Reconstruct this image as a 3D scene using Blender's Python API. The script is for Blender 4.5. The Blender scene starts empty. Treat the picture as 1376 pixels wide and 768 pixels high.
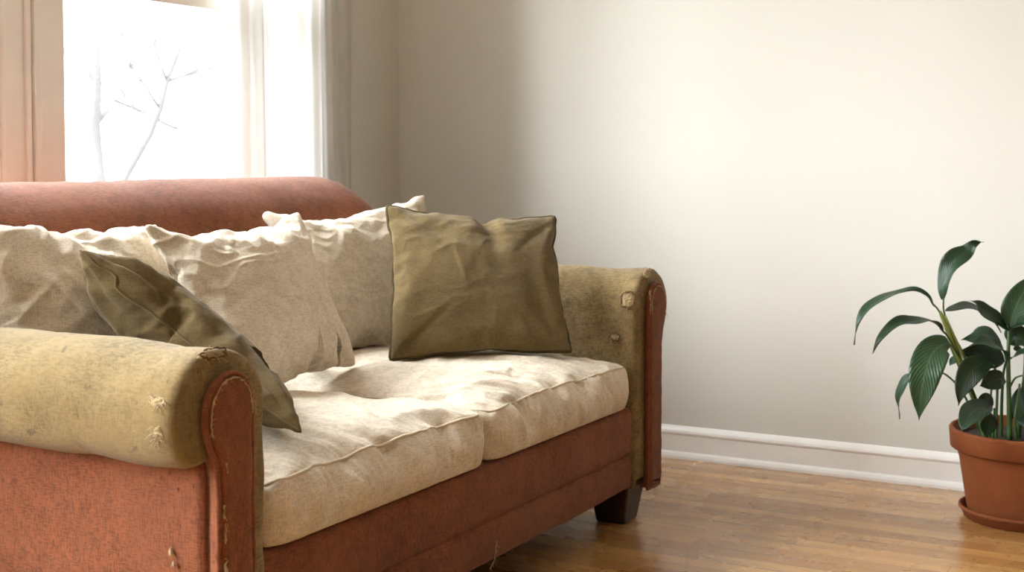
import bpy, bmesh, math, random
from mathutils import Vector, Matrix, noise
from mathutils.bvhtree import BVHTree

SC = bpy.context.scene
COL = SC.collection
R = math.radians
V = Vector

# ------------------------------------------------------------------ camera
FPX = 1840.0                       # focal length in pixels of a 1376 px wide frame
CAM = V((0, 0, 0.96))
YAW = R(28.6)                      # view direction, from +X towards +Y
PITCH = R(2.5)
CY = 290.0                         # principal point row (the frame is shifted)
cam_d = bpy.data.cameras.new('camera')
cam_d.sensor_width = 36
cam_d.lens = FPX / 1376 * 36
cam_d.shift_y = -(384 - CY) / 1376
cam_d.clip_start = 0.05
cam_o = bpy.data.objects.new('camera', cam_d)
COL.objects.link(cam_o)
FW = V((math.cos(YAW), math.sin(YAW), 0))
RT = V((math.sin(YAW), -math.cos(YAW), 0))
fw3 = FW * math.cos(PITCH) + V((0, 0, -math.sin(PITCH)))
up3 = RT.cross(fw3)
m = Matrix((RT, up3, -fw3)).transposed().to_4x4()
m.translation = CAM
cam_o.matrix_world = m
SC.camera = cam_o
cam_d.dof.use_dof = True
cam_d.dof.focus_distance = 2.7
cam_d.dof.aperture_fstop = 7.0


def ray(u, v):
    return RT * ((u - 688) / FPX) + up3 * (-(v - CY) / FPX) + fw3


def at(u, v, dep):
    """measured point: photo pixel + horizontal distance ahead of the camera"""
    d = ray(u, v)
    return CAM + d * (dep / d.dot(FW))


def at_y(u, v, y):
    d = ray(u, v)
    return CAM + d * ((y - CAM.y) / d.y)


def at_z(u, v, z):
    d = ray(u, v)
    return CAM + d * ((z - CAM.z) / d.z)


# ------------------------------------------------------------------ helpers
def obj(name, bm, mat=None, parent=None, smooth=True):
    me = bpy.data.meshes.new(name)
    bmesh.ops.recalc_face_normals(bm, faces=bm.faces)
    bm.to_mesh(me)
    bm.free()
    return mobj(name, me, mat, parent, smooth)


def mobj(name, me, mat=None, parent=None, smooth=True):
    if smooth:
        me.polygons.foreach_set('use_smooth', [True] * len(me.polygons))
    if mat:
        me.materials.clear()
        for mm in (mat if isinstance(mat, (list, tuple)) else [mat]):
            me.materials.append(mm)
    o = bpy.data.objects.new(name, me)
    COL.objects.link(o)
    if parent:
        o.parent = parent
        top = parent
        while top.parent:
            top = top.parent
        if top is parent:                     # parts keep world coordinates in their mesh
            o.location = -parent.location
    return o


def empty(name, loc, label, cat, group=None):
    o = bpy.data.objects.new(name, None)
    COL.objects.link(o)
    o.location = loc
    o.empty_display_size = 0.1
    tag(o, label, cat, group)
    return o


def tag(o, label, cat, group=None):
    o['label'] = label
    o['category'] = cat
    if group:
        o['group'] = group
    return o


def struct(o, label=None, cat=None):
    o['kind'] = 'structure'
    if label:
        tag(o, label, cat)
    return o


def box(bm, x0, x1, y0, y1, z0, z1):
    vs = [bm.verts.new((x, y, z)) for x in (x0, x1) for y in (y0, y1) for z in (z0, z1)]
    for f in ((0, 1, 3, 2), (4, 6, 7, 5), (0, 4, 5, 1), (2, 3, 7, 6), (0, 2, 6, 4), (1, 5, 7, 3)):
        bm.faces.new([vs[i] for i in f])
    return vs


def bevel(bm, w, seg=2):
    bmesh.ops.bevel(bm, geom=list(bm.edges), offset=w, segments=seg, profile=0.5, affect='EDGES')


def catmull(pts, n):
    """resample a polyline of Vectors to n points along a Catmull-Rom curve"""
    P = [V(p) for p in pts]
    P = [P[0] * 2 - P[1]] + P + [P[-1] * 2 - P[-2]]
    segs = len(P) - 3
    out = []
    for i in range(n):
        t = i / (n - 1) * segs
        k = min(int(t), segs - 1)
        f = t - k
        a, b, c, d = P[k:k + 4]
        out.append(0.5 * ((2 * b) + (c - a) * f + (2 * a - 5 * b + 4 * c - d) * f * f + (3 * b - a - 3 * c + d) * f ** 3))
    return out


def tube(bm, pts, rad, seg=8, closed=False):
    n = len(pts)
    rings = []
    up = None
    for i, p in enumerate(pts):
        if closed:
            t = pts[(i + 1) % n] - pts[i - 1]
        else:
            t = pts[min(i + 1, n - 1)] - pts[max(i - 1, 0)]
        if t.length < 1e-9:
            t = V((0, 0, 1))
        t.normalize()
        if up is None:
            up = t.orthogonal()
        up = (up - t * up.dot(t))
        if up.length < 1e-6:
            up = t.orthogonal()
        up.normalize()
        s = t.cross(up)
        r = rad[i] if isinstance(rad, (list, tuple)) else rad
        rings.append([bm.verts.new(p + (up * math.cos(2 * math.pi * k / seg) + s * math.sin(2 * math.pi * k / seg)) * r) for k in range(seg)])
    for i in range(n if closed else n - 1):
        a, b = rings[i], rings[(i + 1) % n]
        for k in range(seg):
            bm.faces.new((a[k], a[(k + 1) % seg], b[(k + 1) % seg], b[k]))
    if not closed:
        bm.faces.new(rings[0])
        bm.faces.new(rings[-1])


def loft(bm, rings, cap0=True, cap1=True):
    vr = [[bm.verts.new(p) for p in r] for r in rings]
    n = len(vr[0])
    for a, b in zip(vr, vr[1:]):
        for k in range(n):
            bm.faces.new((a[k], a[(k + 1) % n], b[(k + 1) % n], b[k]))
    if cap0:
        bm.faces.new(vr[0])
    if cap1:
        bm.faces.new(vr[-1])
    return vr


def resample2d(poly, n):
    """closed 2-D polygon -> n evenly spaced points"""
    P = [V((a, b)) for a, b in poly]
    L = [0]
    for i in range(len(P)):
        L.append(L[-1] + (P[(i + 1) % len(P)] - P[i]).length)
    out = []
    j = 0
    for i in range(n):
        s = L[-1] * i / n
        while L[j + 1] < s:
            j += 1
        f = (s - L[j]) / max(1e-9, L[j + 1] - L[j])
        out.append(P[j].lerp(P[(j + 1) % len(P)], f))
    return out


def inset2d(P, d):
    n = len(P)
    area = sum(P[i].x * P[(i + 1) % n].y - P[(i + 1) % n].x * P[i].y for i in range(n))
    sg = 1 if area > 0 else -1
    out = []
    for i in range(n):
        t = (P[(i + 1) % n] - P[i - 1]).normalized()
        out.append(P[i] + V((-t.y, t.x)) * d * sg)
    return out


def nz(p, s, seed=0.0):
    return noise.noise(V((p[0] * s + seed * 7.3, p[1] * s - seed * 3.1, p[2] * s + seed * 1.7)))


def crease(p, s, seed=0.0):
    """soft-crested folds: 1 on the crest, 0 between"""
    n_ = nz(p, s, seed) * 2.4
    return max(0.0, 1 - math.sqrt(n_ * n_ + .02)) ** 1.4


def ridged(p, s, seed=0.0):
    return (1 - abs(nz(p, s, seed)) * 2.2)


# ------------------------------------------------------------------ materials
class NT:
    def __init__(self, name):
        self.m = bpy.data.materials.new(name)
        self.m.use_nodes = True
        self.t = self.m.node_tree
        self.b = self.t.nodes['Principled BSDF']
        self.out = self.t.nodes['Material Output']

    def n(self, typ, **kw):
        nd = self.t.nodes.new(typ)
        for k, v in kw.items():
            if k.startswith('i_'):
                nd.inputs[k[2:].replace('_', ' ')].default_value = v
            else:
                setattr(nd, k, v)
        return nd

    def l(self, a, b):
        self.t.links.new(a, b)

    def coord(self, kind='Object', scale=(1, 1, 1), rot=(0, 0, 0)):
        tc = self.n('ShaderNodeTexCoord')
        mp = self.n('ShaderNodeMapping')
        mp.inputs['Scale'].default_value = scale
        mp.inputs['Rotation'].default_value = rot
        self.l(tc.outputs[kind], mp.inputs[0])
        return mp.outputs[0]

    def noise(self, co, scale, detail=3, rough=0.55):
        nd = self.n('ShaderNodeTexNoise')
        nd.inputs['Scale'].default_value = scale
        nd.inputs['Detail'].default_value = detail
        nd.inputs['Roughness'].default_value = rough
        self.l(co, nd.inputs['Vector'])
        return nd.outputs['Fac']

    def ramp(self, fac, stops):
        r = self.n('ShaderNodeValToRGB')
        e = r.color_ramp.elements
        while len(e) < len(stops):
            e.new(0.5)
        for el, (p, c) in zip(e, stops):
            el.position = p
            el.color = (c[0], c[1], c[2], 1) if not isinstance(c, (int, float)) else (c, c, c, 1)
        self.l(fac, r.inputs[0])
        return r.outputs[0]

    def mix(self, fac, a, b, mode='MIX'):
        x = self.n('ShaderNodeMix', data_type='RGBA', blend_type=mode)
        for sock, val in ((x.inputs['Factor'], fac), (x.inputs['A'], a), (x.inputs['B'], b)):
            if hasattr(val, 'links'):
                self.l(val, sock)
            elif isinstance(val, (int, float)):
                sock.default_value = val
            else:
                sock.default_value = (*val, 1)
        return x.outputs['Result']

    def math(self, op, a, b=0.0):
        x = self.n('ShaderNodeMath', operation=op)
        for s, val in zip(x.inputs, (a, b)):
            if hasattr(val, 'links'):
                self.l(val, s)
            else:
                s.default_value = val
        return x.outputs[0]

    def bump(self, h, strength, dist=0.01, prev=None):
        x = self.n('ShaderNodeBump')
        x.inputs['Strength'].default_value = strength
        x.inputs['Distance'].default_value = dist
        self.l(h, x.inputs['Height'])
        if prev:
            self.l(prev, x.inputs['Normal'])
        return x.outputs[0]


def simple(name, col, rough=0.6, spec=0.5):
    k = NT(name)
    k.b.inputs['Base Color'].default_value = (*col, 1)
    k.b.inputs['Roughness'].default_value = rough
    k.b.inputs['Specular IOR Level'].default_value = spec
    return k.m


def fabric(name, dark, mid, light, worn=None, worn_amt=0.6, scale=1.0, sheen=0.1, fuzz=0.6, weave=0.36, flecks=None):
    """woven cloth: slow mottling, slubby threads both ways, optional worn patches"""
    k = NT(name)
    co = k.coord('Object')
    slow = k.noise(co, 5 * scale, 4, 0.6)
    base = k.ramp(slow, ((0.3, dark), (0.5, mid), (0.72, light)))
    tx = k.noise(k.coord('Object', (70, 70, 430)), 1.0, 3)
    ty = k.noise(k.coord('Object', (430, 430, 70)), 1.0, 3)
    th = k.math('ADD', tx, ty)
    thr = k.ramp(th, ((0.72, 0.55), (1.0, 0.98), (1.25, 1.35)))
    base = k.mix(weave, base, thr, 'MULTIPLY')
    mot = k.ramp(k.noise(co, 34, 5, 0.65), ((0.32, 0.72), (0.52, 1.0), (0.7, 1.16)))
    base = k.mix(weave, base, mot, 'MULTIPLY')
    if worn:
        w = k.noise(co, 3.1 * scale, 6, 0.7)
        wf = k.ramp(w, ((0.46, 0.0), (0.68, worn_amt)))
        base = k.mix(wf, base, worn)
    if flecks:
        fl = k.noise(k.coord('Object', (38, 38, 26)), 1.0, 4, 0.7)
        base = k.mix(k.ramp(fl, ((0.63, 0.0), (0.70, 0.75))), base, flecks)
    k.l(base, k.b.inputs['Base Color'])
    k.b.inputs['Roughness'].default_value = 0.95
    k.b.inputs['Specular IOR Level'].default_value = 0.15
    k.b.inputs['Sheen Weight'].default_value = sheen
    k.b.inputs['Sheen Roughness'].default_value = 0.6
    n1 = k.bump(th, 0.25 * fuzz, 0.002)
    n2 = k.bump(k.noise(co, 90, 3), 0.25 * fuzz, 0.006, n1)
    k.l(n2, k.b.inputs['Normal'])
    return k.m


LINEN = fabric('linen_cloth', (0.54, 0.465, 0.36), (0.615, 0.54, 0.43), (0.68, 0.61, 0.50))
OLIVE = fabric('olive_cloth', (0.092, 0.062, 0.022), (0.116, 0.080, 0.030), (0.145, 0.103, 0.042))
ARMOL = fabric('worn_olive_upholstery', (0.138, 0.096, 0.040), (0.182, 0.129, 0.056), (0.226, 0.167, 0.080),
               worn=(0.22, 0.15, 0.058), worn_amt=0.8, weave=0.75, flecks=(0.10, 0.062, 0.024))
RED = fabric('terracotta_upholstery', (0.142, 0.041, 0.0135), (0.172, 0.052, 0.0185), (0.205, 0.067, 0.026),
             worn=(0.235, 0.082, 0.036), worn_amt=0.45, sheen=0.12, fuzz=1.0, weave=0.75)
PIPE = simple('linen_piping_cloth', (0.62, 0.54, 0.42), 0.9, 0.1)
OPIPE = simple('olive_piping_cloth', (0.06, 0.045, 0.018), 0.9, 0.1)
FRAY = fabric('frayed_stuffing', (0.24, 0.165, 0.08), (0.36, 0.27, 0.14), (0.48, 0.39, 0.24), scale=20)
FRAYW = simple('pale_loose_thread', (0.40, 0.32, 0.20), 0.95, 0.1)
HOLE = simple('torn_cloth_edge', (0.12, 0.075, 0.03), 0.95, 0.05)
STAIN = simple('dark_red_stain', (0.16, 0.035, 0.018), 0.8, 0.1)
REDS = RED.copy()
REDS.name = 'stained_terracotta_upholstery'
kk = NT.__new__(NT)
kk.m, kk.t = REDS, REDS.node_tree
kk.b = kk.t.nodes['Principled BSDF']
src = kk.b.inputs['Base Color'].links[0].from_socket
co_ = kk.coord('Object')
vo = kk.n('ShaderNodeTexVoronoi')
vo.inputs['Scale'].default_value = 105
vo.inputs['Randomness'].default_value = 1.0
mp_ = kk.n('ShaderNodeMapping')
mp_.inputs['Scale'].default_value = (1, 1, 0.55)
kk.l(co_, mp_.inputs[0])
kk.l(mp_.outputs[0], vo.inputs['Vector'])
spot = kk.ramp(vo.outputs['Distance'], ((0.16, 1.0), (0.30, 0.0)))
dist = kk.n('ShaderNodeVectorMath', operation='DISTANCE')
kk.l(co_, dist.inputs[0])
dist.inputs[1].default_value = (1.585, 1.45, 0.44)
near = kk.ramp(dist.outputs['Value'], ((0.02, 1.0), (0.062, 0.0)))
sel = kk.ramp(kk.noise(co_, 60, 2), ((0.45, 0.0), (0.6, 1.0)))
kk.l(kk.mix(kk.math('MULTIPLY', kk.math('MULTIPLY', spot, near), sel), src, (0.045, 0.009, 0.005)), kk.b.inputs['Base Color'])
DECK = simple('dark_deck_cloth', (0.10, 0.055, 0.03), 0.95, 0.05)

k = NT('dark_stained_wood')
g = k.noise(k.coord('Object', (40, 40, 6)), 1.0, 4)
k.l(k.ramp(g, ((0.3, (0.018, 0.008, 0.005)), (0.7, (0.05, 0.02, 0.012)))), k.b.inputs['Base Color'])
k.b.inputs['Roughness'].default_value = 0.4
DWOOD = k.m

k = NT('off_white_wall_paint')
co = k.coord('Object')
k.l(k.ramp(k.noise(co, 0.9, 2), ((0.3, (0.595, 0.58, 0.525)), (0.7, (0.62, 0.605, 0.55)))), k.b.inputs['Base Color'])
k.b.inputs['Roughness'].default_value = 0.85
k.b.inputs['Specular IOR Level'].default_value = 0.25
nb = k.bump(k.noise(co, 55, 3, 0.5), 0.10, 0.004)
nb = k.bump(k.noise(co, 2.2, 2), 0.25, 0.01, nb)
k.l(nb, k.b.inputs['Normal'])
WALL = k.m

k = NT('white_ceiling_paint')
k.b.inputs['Base Color'].default_value = (0.80, 0.785, 0.75, 1)
k.b.inputs['Roughness'].default_value = 0.9
CEIL = k.m
k = NT('white_gloss_trim_paint')
k.l(k.ramp(k.noise(k.coord('Object'), 8, 3), ((0.3, (0.80, 0.79, 0.76)), (0.7, (0.85, 0.84, 0.81)))), k.b.inputs['Base Color'])
k.b.inputs['Roughness'].default_value = 0.32
TRIM = k.m

# oak strip floor, boards along Y
k = NT('oak_strip_floor')
tc = k.n('ShaderNodeTexCoord')
sp = k.n('ShaderNodeSeparateXYZ')
k.l(tc.outputs['Object'], sp.inputs[0])
RW, BL = 0.0575, 1.05
rowf = k.math('DIVIDE', sp.outputs['X'], RW)
row = k.math('FLOOR', rowf)
wn = k.n('ShaderNodeTexWhiteNoise', noise_dimensions='1D')
k.l(row, wn.inputs['W'])
lenf = k.math('ADD', k.math('DIVIDE', sp.outputs['Y'], BL), k.math('MULTIPLY', wn.outputs['Value'], 7.0))
pl = k.math('FLOOR', lenf)
cv = k.n('ShaderNodeCombineXYZ')
k.l(row, cv.inputs['X'])
k.l(pl, cv.inputs['Y'])
wn2 = k.n('ShaderNodeTexWhiteNoise', noise_dimensions='2D')
k.l(cv.outputs[0], wn2.inputs['Vector'])
board = k.ramp(wn2.outputs['Value'], ((0.0, (0.355, 0.172, 0.054)), (0.45, (0.455, 0.242, 0.082)), (1.0, (0.545, 0.308, 0.114))))
fx = k.math('ABSOLUTE', k.math('SUBTRACT', k.math('FRACT', rowf), 0.5))
fy = k.math('ABSOLUTE', k.math('SUBTRACT', k.math('FRACT', lenf), 0.5))
gap = k.math('MAXIMUM', k.math('GREATER_THAN', fx, 0.476), k.math('GREATER_THAN', fy, 0.4991))
sc_ = k.n('ShaderNodeVectorMath', operation='MULTIPLY_ADD')
k.l(wn2.outputs['Color'], sc_.inputs[0])
sc_.inputs[1].default_value = (7, 9, 5)
k.l(tc.outputs['Object'], sc_.inputs[2])
mp = k.n('ShaderNodeMapping')
mp.inputs['Scale'].default_value = (24, 1.3, 1)
k.l(sc_.outputs[0], mp.inputs[0])
gr = k.noise(mp.outputs[0], 1.0, 4, 0.55)
grain = k.ramp(gr, ((0.30, 0.62), (0.48, 0.95), (0.72, 1.1)))
colr = k.mix(0.9, board, grain, 'MULTIPLY')
mp2 = k.n('ShaderNodeMapping')
mp2.inputs['Scale'].default_value = (85, 3.5, 1)
k.l(sc_.outputs[0], mp2.inputs[0])
fine = k.ramp(k.noise(mp2.outputs[0], 1.0, 3), ((0.35, 0.8), (0.6, 1.05)))
colr = k.mix(0.5, colr, fine, 'MULTIPLY')
colr = k.mix(k.math('MULTIPLY', gap, 0.6), colr, (0.07, 0.03, 0.012))
k.l(colr, k.b.inputs['Base Color'])
rr = k.ramp(k.noise(tc.outputs['Object'], 6, 4), ((0.3, 0.20), (0.7, 0.34)))
k.l(rr, k.b.inputs['Roughness'])
k.b.inputs['Coat Weight'].default_value = 0.35
k.b.inputs['Coat Roughness'].default_value = 0.16
hb = k.math('SUBTRACT', 1.0, gap)
nb = k.bump(hb, 0.35, 0.002)
nb = k.bump(gr, 0.06, 0.002, nb)
k.l(nb, k.b.inputs['Normal'])
FLOOR = k.m

# window pane: thin clear sheet
k = NT('clear_window_pane')
tr = k.n('ShaderNodeBsdfTransparent')
gl = k.n('ShaderNodeBsdfGlossy')
gl.inputs['Roughness'].default_value = 0.02
mx = k.n('ShaderNodeMixShader')
fr = k.n('ShaderNodeFresnel')
fr.inputs['IOR'].default_value = 1.07
k.l(fr.outputs[0], mx.inputs[0])
k.l(tr.outputs[0], mx.inputs[1])
k.l(gl.outputs[0], mx.inputs[2])
k.l(mx.outputs[0], k.out.inputs['Surface'])
PANE = k.m

# sheer curtain
k = NT('sheer_white_cotton')
df = k.n('ShaderNodeBsdfDiffuse')
df.inputs['Color'].default_value = (0.88, 0.85, 0.79, 1)
tl = k.n('ShaderNodeBsdfTranslucent')
tl.inputs['Color'].default_value = (0.36, 0.357, 0.35, 1)
mx = k.n('ShaderNodeMixShader')
mx.inputs[0].default_value = 0.5
k.l(df.outputs[0], mx.inputs[1])
k.l(tl.outputs[0], mx.inputs[2])
tr = k.n('ShaderNodeBsdfTransparent')
mx2 = k.n('ShaderNodeMixShader')
mx2.inputs[0].default_value = 0.012
k.l(mx.outputs[0], mx2.inputs[1])
k.l(tr.outputs[0], mx2.inputs[2])
k.l(mx2.outputs[0], k.out.inputs['Surface'])
SHEER = k.m

k = NT('terracotta_clay')
co = k.coord('Object')
c1 = k.ramp(k.noise(co, 9, 5, 0.6), ((0.3, (0.155, 0.042, 0.0115)), (0.6, (0.188, 0.054, 0.016)), (0.85, (0.235, 0.085, 0.034))))
sp = k.ramp(k.noise(co, 130, 2), ((0.62, 1.0), (0.72, 1.25)))
c1 = k.mix(0.4, c1, sp, 'MULTIPLY')
k.l(c1, k.b.inputs['Base Color'])
k.b.inputs['Roughness'].default_value = 0.75
k.b.inputs['Specular IOR Level'].default_value = 0.2
k.l(k.bump(k.noise(co, 120, 3), 0.12, 0.003), k.b.inputs['Normal'])
CLAY = k.m

k = NT('potting_soil')
k.l(k.ramp(k.noise(k.coord('Object'), 90, 4), ((0.35, (0.012, 0.008, 0.005)), (0.7, (0.05, 0.033, 0.02)))), k.b.inputs['Base Color'])
k.b.inputs['Roughness'].default_value = 1.0
SOIL = k.m


def leaf_mat(name, c0, c1, vein, tip):
    k = NT(name)
    uv = k.n('ShaderNodeUVMap', uv_map='UVMap')
    s = k.n('ShaderNodeSeparateXYZ')
    k.l(uv.outputs[0], s.inputs[0])
    u = k.math('ABSOLUTE', k.math('SUBTRACT', s.outputs['X'], 0.5))       # 0 at midrib .. .5
    lat = k.math('SUBTRACT', s.outputs['Y'], k.math('MULTIPLY', u, 0.55))
    wv = k.math('SINE', k.math('MULTIPLY', lat, 115.0))
    vf = k.ramp(wv, ((0.55, 0.0), (1.0, 1.0)))
    base = k.ramp(k.noise(k.coord('Object'), 22, 3), ((0.3, c0), (0.7, c1)))
    base = k.mix(k.math('MULTIPLY', vf, 0.35), base, vein)
    mid = k.ramp(u, ((0.008, 1.0), (0.035, 0.0)))
    base = k.mix(k.math('MULTIPLY', mid, 0.6), base, vein)
    tp = k.ramp(s.outputs['Y'], ((0.955, 0.0), (0.99, 1.0)))
    base = k.mix(tp, base, tip)
    k.l(base, k.b.inputs['Base Color'])
    k.b.inputs['Roughness'].default_value = 0.36
    k.b.inputs['Specular IOR Level'].default_value = 0.5
    k.b.inputs['Subsurface Weight'].default_value = 0.0
    k.b.inputs['Transmission Weight'].default_value = 0.0
    k.l(k.bump(wv, 0.35, 0.0012), k.b.inputs['Normal'])
    tl = k.n('ShaderNodeBsdfTranslucent')
    k.l(base, tl.inputs['Color'])
    mx = k.n('ShaderNodeMixShader')
    mx.inputs[0].default_value = 0.12
    k.l(k.b.outputs[0], mx.inputs[1])
    k.l(tl.outputs[0], mx.inputs[2])
    k.l(mx.outputs[0], k.out.inputs['Surface'])
    return k.m


LEAF = leaf_mat('glossy_dark_green_leaf', (0.012, 0.036, 0.016), (0.022, 0.058, 0.025), (0.07, 0.125, 0.065), (0.16, 0.09, 0.04))
LEAFB = leaf_mat('fresh_green_leaf', (0.018, 0.058, 0.02), (0.032, 0.085, 0.03), (0.12, 0.20, 0.11), (0.12, 0.10, 0.04))
k = NT('green_stalk')
k.l(k.ramp(k.noise(k.coord('Object', (30, 30, 6)), 1.0, 3), ((0.3, (0.035, 0.085, 0.02)), (0.7, (0.07, 0.14, 0.035)))), k.b.inputs['Base Color'])
k.b.inputs['Roughness'].default_value = 0.45
STEM = k.m
k = NT('pale_leaf_sheath')
k.l(k.ramp(k.noise(k.coord('Object', (60, 60, 8)), 1.0, 3), ((0.3, (0.14, 0.20, 0.045)), (0.7, (0.30, 0.36, 0.11)))), k.b.inputs['Base Color'])
k.b.inputs['Roughness'].default_value = 0.5
SHEATH = k.m
k = NT('tree_bark')
k.l(k.ramp(k.noise(k.coord('Object', (9, 9, 3)), 1.0, 4), ((0.3, (0.04, 0.038, 0.036)), (0.7, (0.055, 0.053, 0.051)))), k.b.inputs['Base Color'])
k.b.inputs['Roughness'].default_value = 0.9
BARK = k.m
k = NT('pale_winter_ground')
k.l(k.ramp(k.noise(k.coord('Object'), 0.6, 3), ((0.3, (0.26, 0.26, 0.24)), (0.7, (0.36, 0.355, 0.33)))), k.b.inputs['Base Color'])
k.b.inputs['Roughness'].default_value = 0.9
GROUND = k.m

# ------------------------------------------------------------------ room shell
XW = 4.065       # right wall
YW = 2.67        # window wall
BROWN = simple('unseen_wall_bounce_tan', (0.40, 0.315, 0.20), 0.85)  # tan made up for the two unseen walls, to set the bounce light
XL, YB, ZC = -3.2, -4.6, 2.62
TH = 0.075


def boxobj(name, x0, x1, y0, y1, z0, z1, mat, bev=0.0, parent=None, smooth=False):
    bm = bmesh.new()
    box(bm, x0, x1, y0, y1, z0, z1)
    if bev:
        bevel(bm, bev)
    return obj(name, bm, mat, parent, smooth)


struct(boxobj('floor', XL - TH, XW + TH, YB - TH, YW + TH, -0.08, 0, FLOOR))
struct(boxobj('ceiling', XL - TH, XW + TH, YB - TH, YW + TH, ZC, ZC + 0.1, CEIL))
struct(boxobj('wall_right', XW, XW + TH, YB - TH, YW + TH, 0, ZC, WALL))
struct(boxobj('wall_front', XL - TH, XW, YB - TH, YB, 0, ZC, BROWN))

ZS, ZH = 0.60, 2.30                                    # sill and head of the windows
OPEN = [(-2.5, -1.15), (-0.85, 0.75), (1.22, 2.33), (2.43, 3.225), (3.245, 3.50)]     # glazed openings in the window wall
bm = bmesh.new()
xs = [XL] + [e for o in OPEN for e in o] + [XW]
for i in range(0, len(xs), 2):
    box(bm, xs[i], xs[i + 1], YW, YW + TH, 0, ZC)
for a, b in OPEN:
    box(bm, a, b, YW, YW + TH, 0, ZS)
    box(bm, a, b, YW, YW + TH, ZH, ZC)
struct(obj('wall_back', bm, WALL, None, False))
struct(boxobj('wall_left', XL - TH, XL, YB, YW + TH, 0, ZC, BROWN))

# baseboards: plain board, rounded cap and quarter-round shoe
prof = [(0, 0), (0.026, 0), (0.0255, 0.008), (0.022, 0.016), (0.016, 0.020), (0.0125, 0.021), (0.0125, 0.074),
        (0.0155, 0.077), (0.0165, 0.082), (0.0145, 0.089), (0.0095, 0.096), (0.0045, 0.1005), (0, 0.102)]


def baseboard(name, p0, p1, nrm):
    bm = bmesh.new()
    loft(bm, [[V((p[0] + nrm[0] * d, p[1] + nrm[1] * d, z)) for d, z in prof] for p in (p0, p1)])
    return struct(obj(name, bm, TRIM, None, False))


baseboard('baseboard_right', (XW, YB), (XW, YW), (-1, 0))
baseboard('baseboard_back', (XL, YW), (XW - 0.026, YW), (0, -1))


def window(n, a, b, left_stile=0.085, right_stile=0.065):
    """double-hung sash window in the opening a..b of the window wall"""
    root = bpy.data.objects.new('window_%d' % n, None)
    COL.objects.link(root)
    root.location = ((a + b) / 2, YW, ZS)
    root['kind'] = 'structure'
    zm = 1.385
    y0, y1 = YW + 0.006, YW + 0.034
    lw = min(left_stile, (b - a) * 0.2)
    bm = bmesh.new()                                    # lower sash
    il, ir = a + 0.012 + lw, b - 0.012 - right_stile
    for x0, x1, z0, z1 in ((a + 0.012, il, ZS + 0.02, zm + 0.045), (ir, b - 0.012, ZS + 0.02, zm + 0.045),
                           (il, ir, ZS + 0.02, ZS + 0.11), (il, ir, zm, zm + 0.045)):
        box(bm, x0, x1, y0, y1, z0, z1)
    lo = obj('lower_sash', bm, TRIM, root, False)
    bm = bmesh.new()
    box(bm, il - 0.004, ir + 0.004, y0 + 0.012, y0 + 0.016, ZS + 0.1, zm + 0.01)
    obj('pane', bm, PANE, lo, False)
    bm = bmesh.new()                                    # upper sash, further out
    y2, y3 = YW + 0.038, YW + 0.066
    for x0, x1, z0, z1 in ((a + 0.012, il - 0.02, zm, ZH - 0.015), (ir + 0.01, b - 0.012, zm, ZH - 0.015),
                           (il - 0.02, ir + 0.01, zm, zm + 0.04), (il - 0.02, ir + 0.01, ZH - 0.07, ZH - 0.015)):
        box(bm, x0, x1, y2, y3, z0, z1)
    up = obj('upper_sash', bm, TRIM, root, False)
    bm = bmesh.new()
    box(bm, il - 0.024, ir + 0.014, y2 + 0.012, y2 + 0.016, zm + 0.03, ZH - 0.06)
    obj('pane', bm, PANE, up, False)
    bm = bmesh.new()                                    # jamb lining
    box(bm, a, a + 0.012, YW, YW + TH, ZS, ZH)
    box(bm, b - 0.012, b, YW, YW + TH, ZS, ZH)
    box(bm, a + 0.012, b - 0.012, YW, YW + TH, ZH - 0.015, ZH)
    box(bm, a + 0.012, b - 0.012, YW, YW + TH, ZS, ZS + 0.02)
    obj('jamb', bm, TRIM, root, False)
    return root


window(1, *OPEN[2])
window(2, *OPEN[3])
window(3, *OPEN[4], 0.02, 0.02)
window(5, *OPEN[0])  # unseen opening at the far left, added to widen the side light
window(4, *OPEN[1])                                    # unseen, further left on the same wall, added for light from the side

# casings and mullion with its beads
bm = bmesh.new()
box(bm, 2.318, 2.425, YW - 0.018, YW, ZS - 0.02, ZH + 0.02)
box(bm, 2.375, 2.390, YW - 0.028, YW - 0.018, ZS - 0.02, ZH + 0.02)
box(bm, 2.398, 2.418, YW - 0.032, YW - 0.018, ZS - 0.02, ZH + 0.02)
bevel(bm, 0.0025, 2)
struct(obj('trim_1', bm, TRIM, None, False))
bm = bmesh.new()
box(bm, 3.2235, 3.2465, YW - 0.012, YW, ZS - 0.02, ZH + 0.02)
bevel(bm, 0.002, 2)
struct(obj('trim_2', bm, TRIM, None, False))
bm = bmesh.new()
box(bm, 1.12, 1.228, YW - 0.018, YW, ZS - 0.02, ZH + 0.02)
box(bm, 1.12, 3.58, YW - 0.020, YW, ZH - 0.004, ZH + 0.1)
box(bm, 3.492, 3.56, YW - 0.018, YW, ZS - 0.02, ZH + 0.02)
bevel(bm, 0.003, 2)
struct(obj('trim_3', bm, TRIM, None, False))
bm = bmesh.new()
box(bm, 1.08, 3.62, YW - 0.036, YW + 0.012, ZS - 0.025, ZS + 0.004)
box(bm, 1.12, 3.58, YW - 0.018, YW, ZS - 0.11, ZS - 0.026)
bevel(bm, 0.003, 2)
struct(obj('trim_4', bm, TRIM, None, False))

# ------------------------------------------------------------------ outdoors
bm = bmesh.new()
n = 40
vs = {}
for i in range(n + 1):
    for j in range(n + 1):
        x, y = -30 + 70 * i / n, 2.9 + 45 * j / n
        vs[i, j] = bm.verts.new((x, y, -0.9 + 0.25 * noise.noise(V((x * .2, y * .2, 0)))))
for i in range(n):
    for j in range(n):
        bm.faces.new((vs[i, j], vs[i + 1, j], vs[i + 1, j + 1], vs[i, j + 1]))
struct(obj('ground', bm, GROUND))

rnd = random.Random(5)
bm = bmesh.new()


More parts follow.
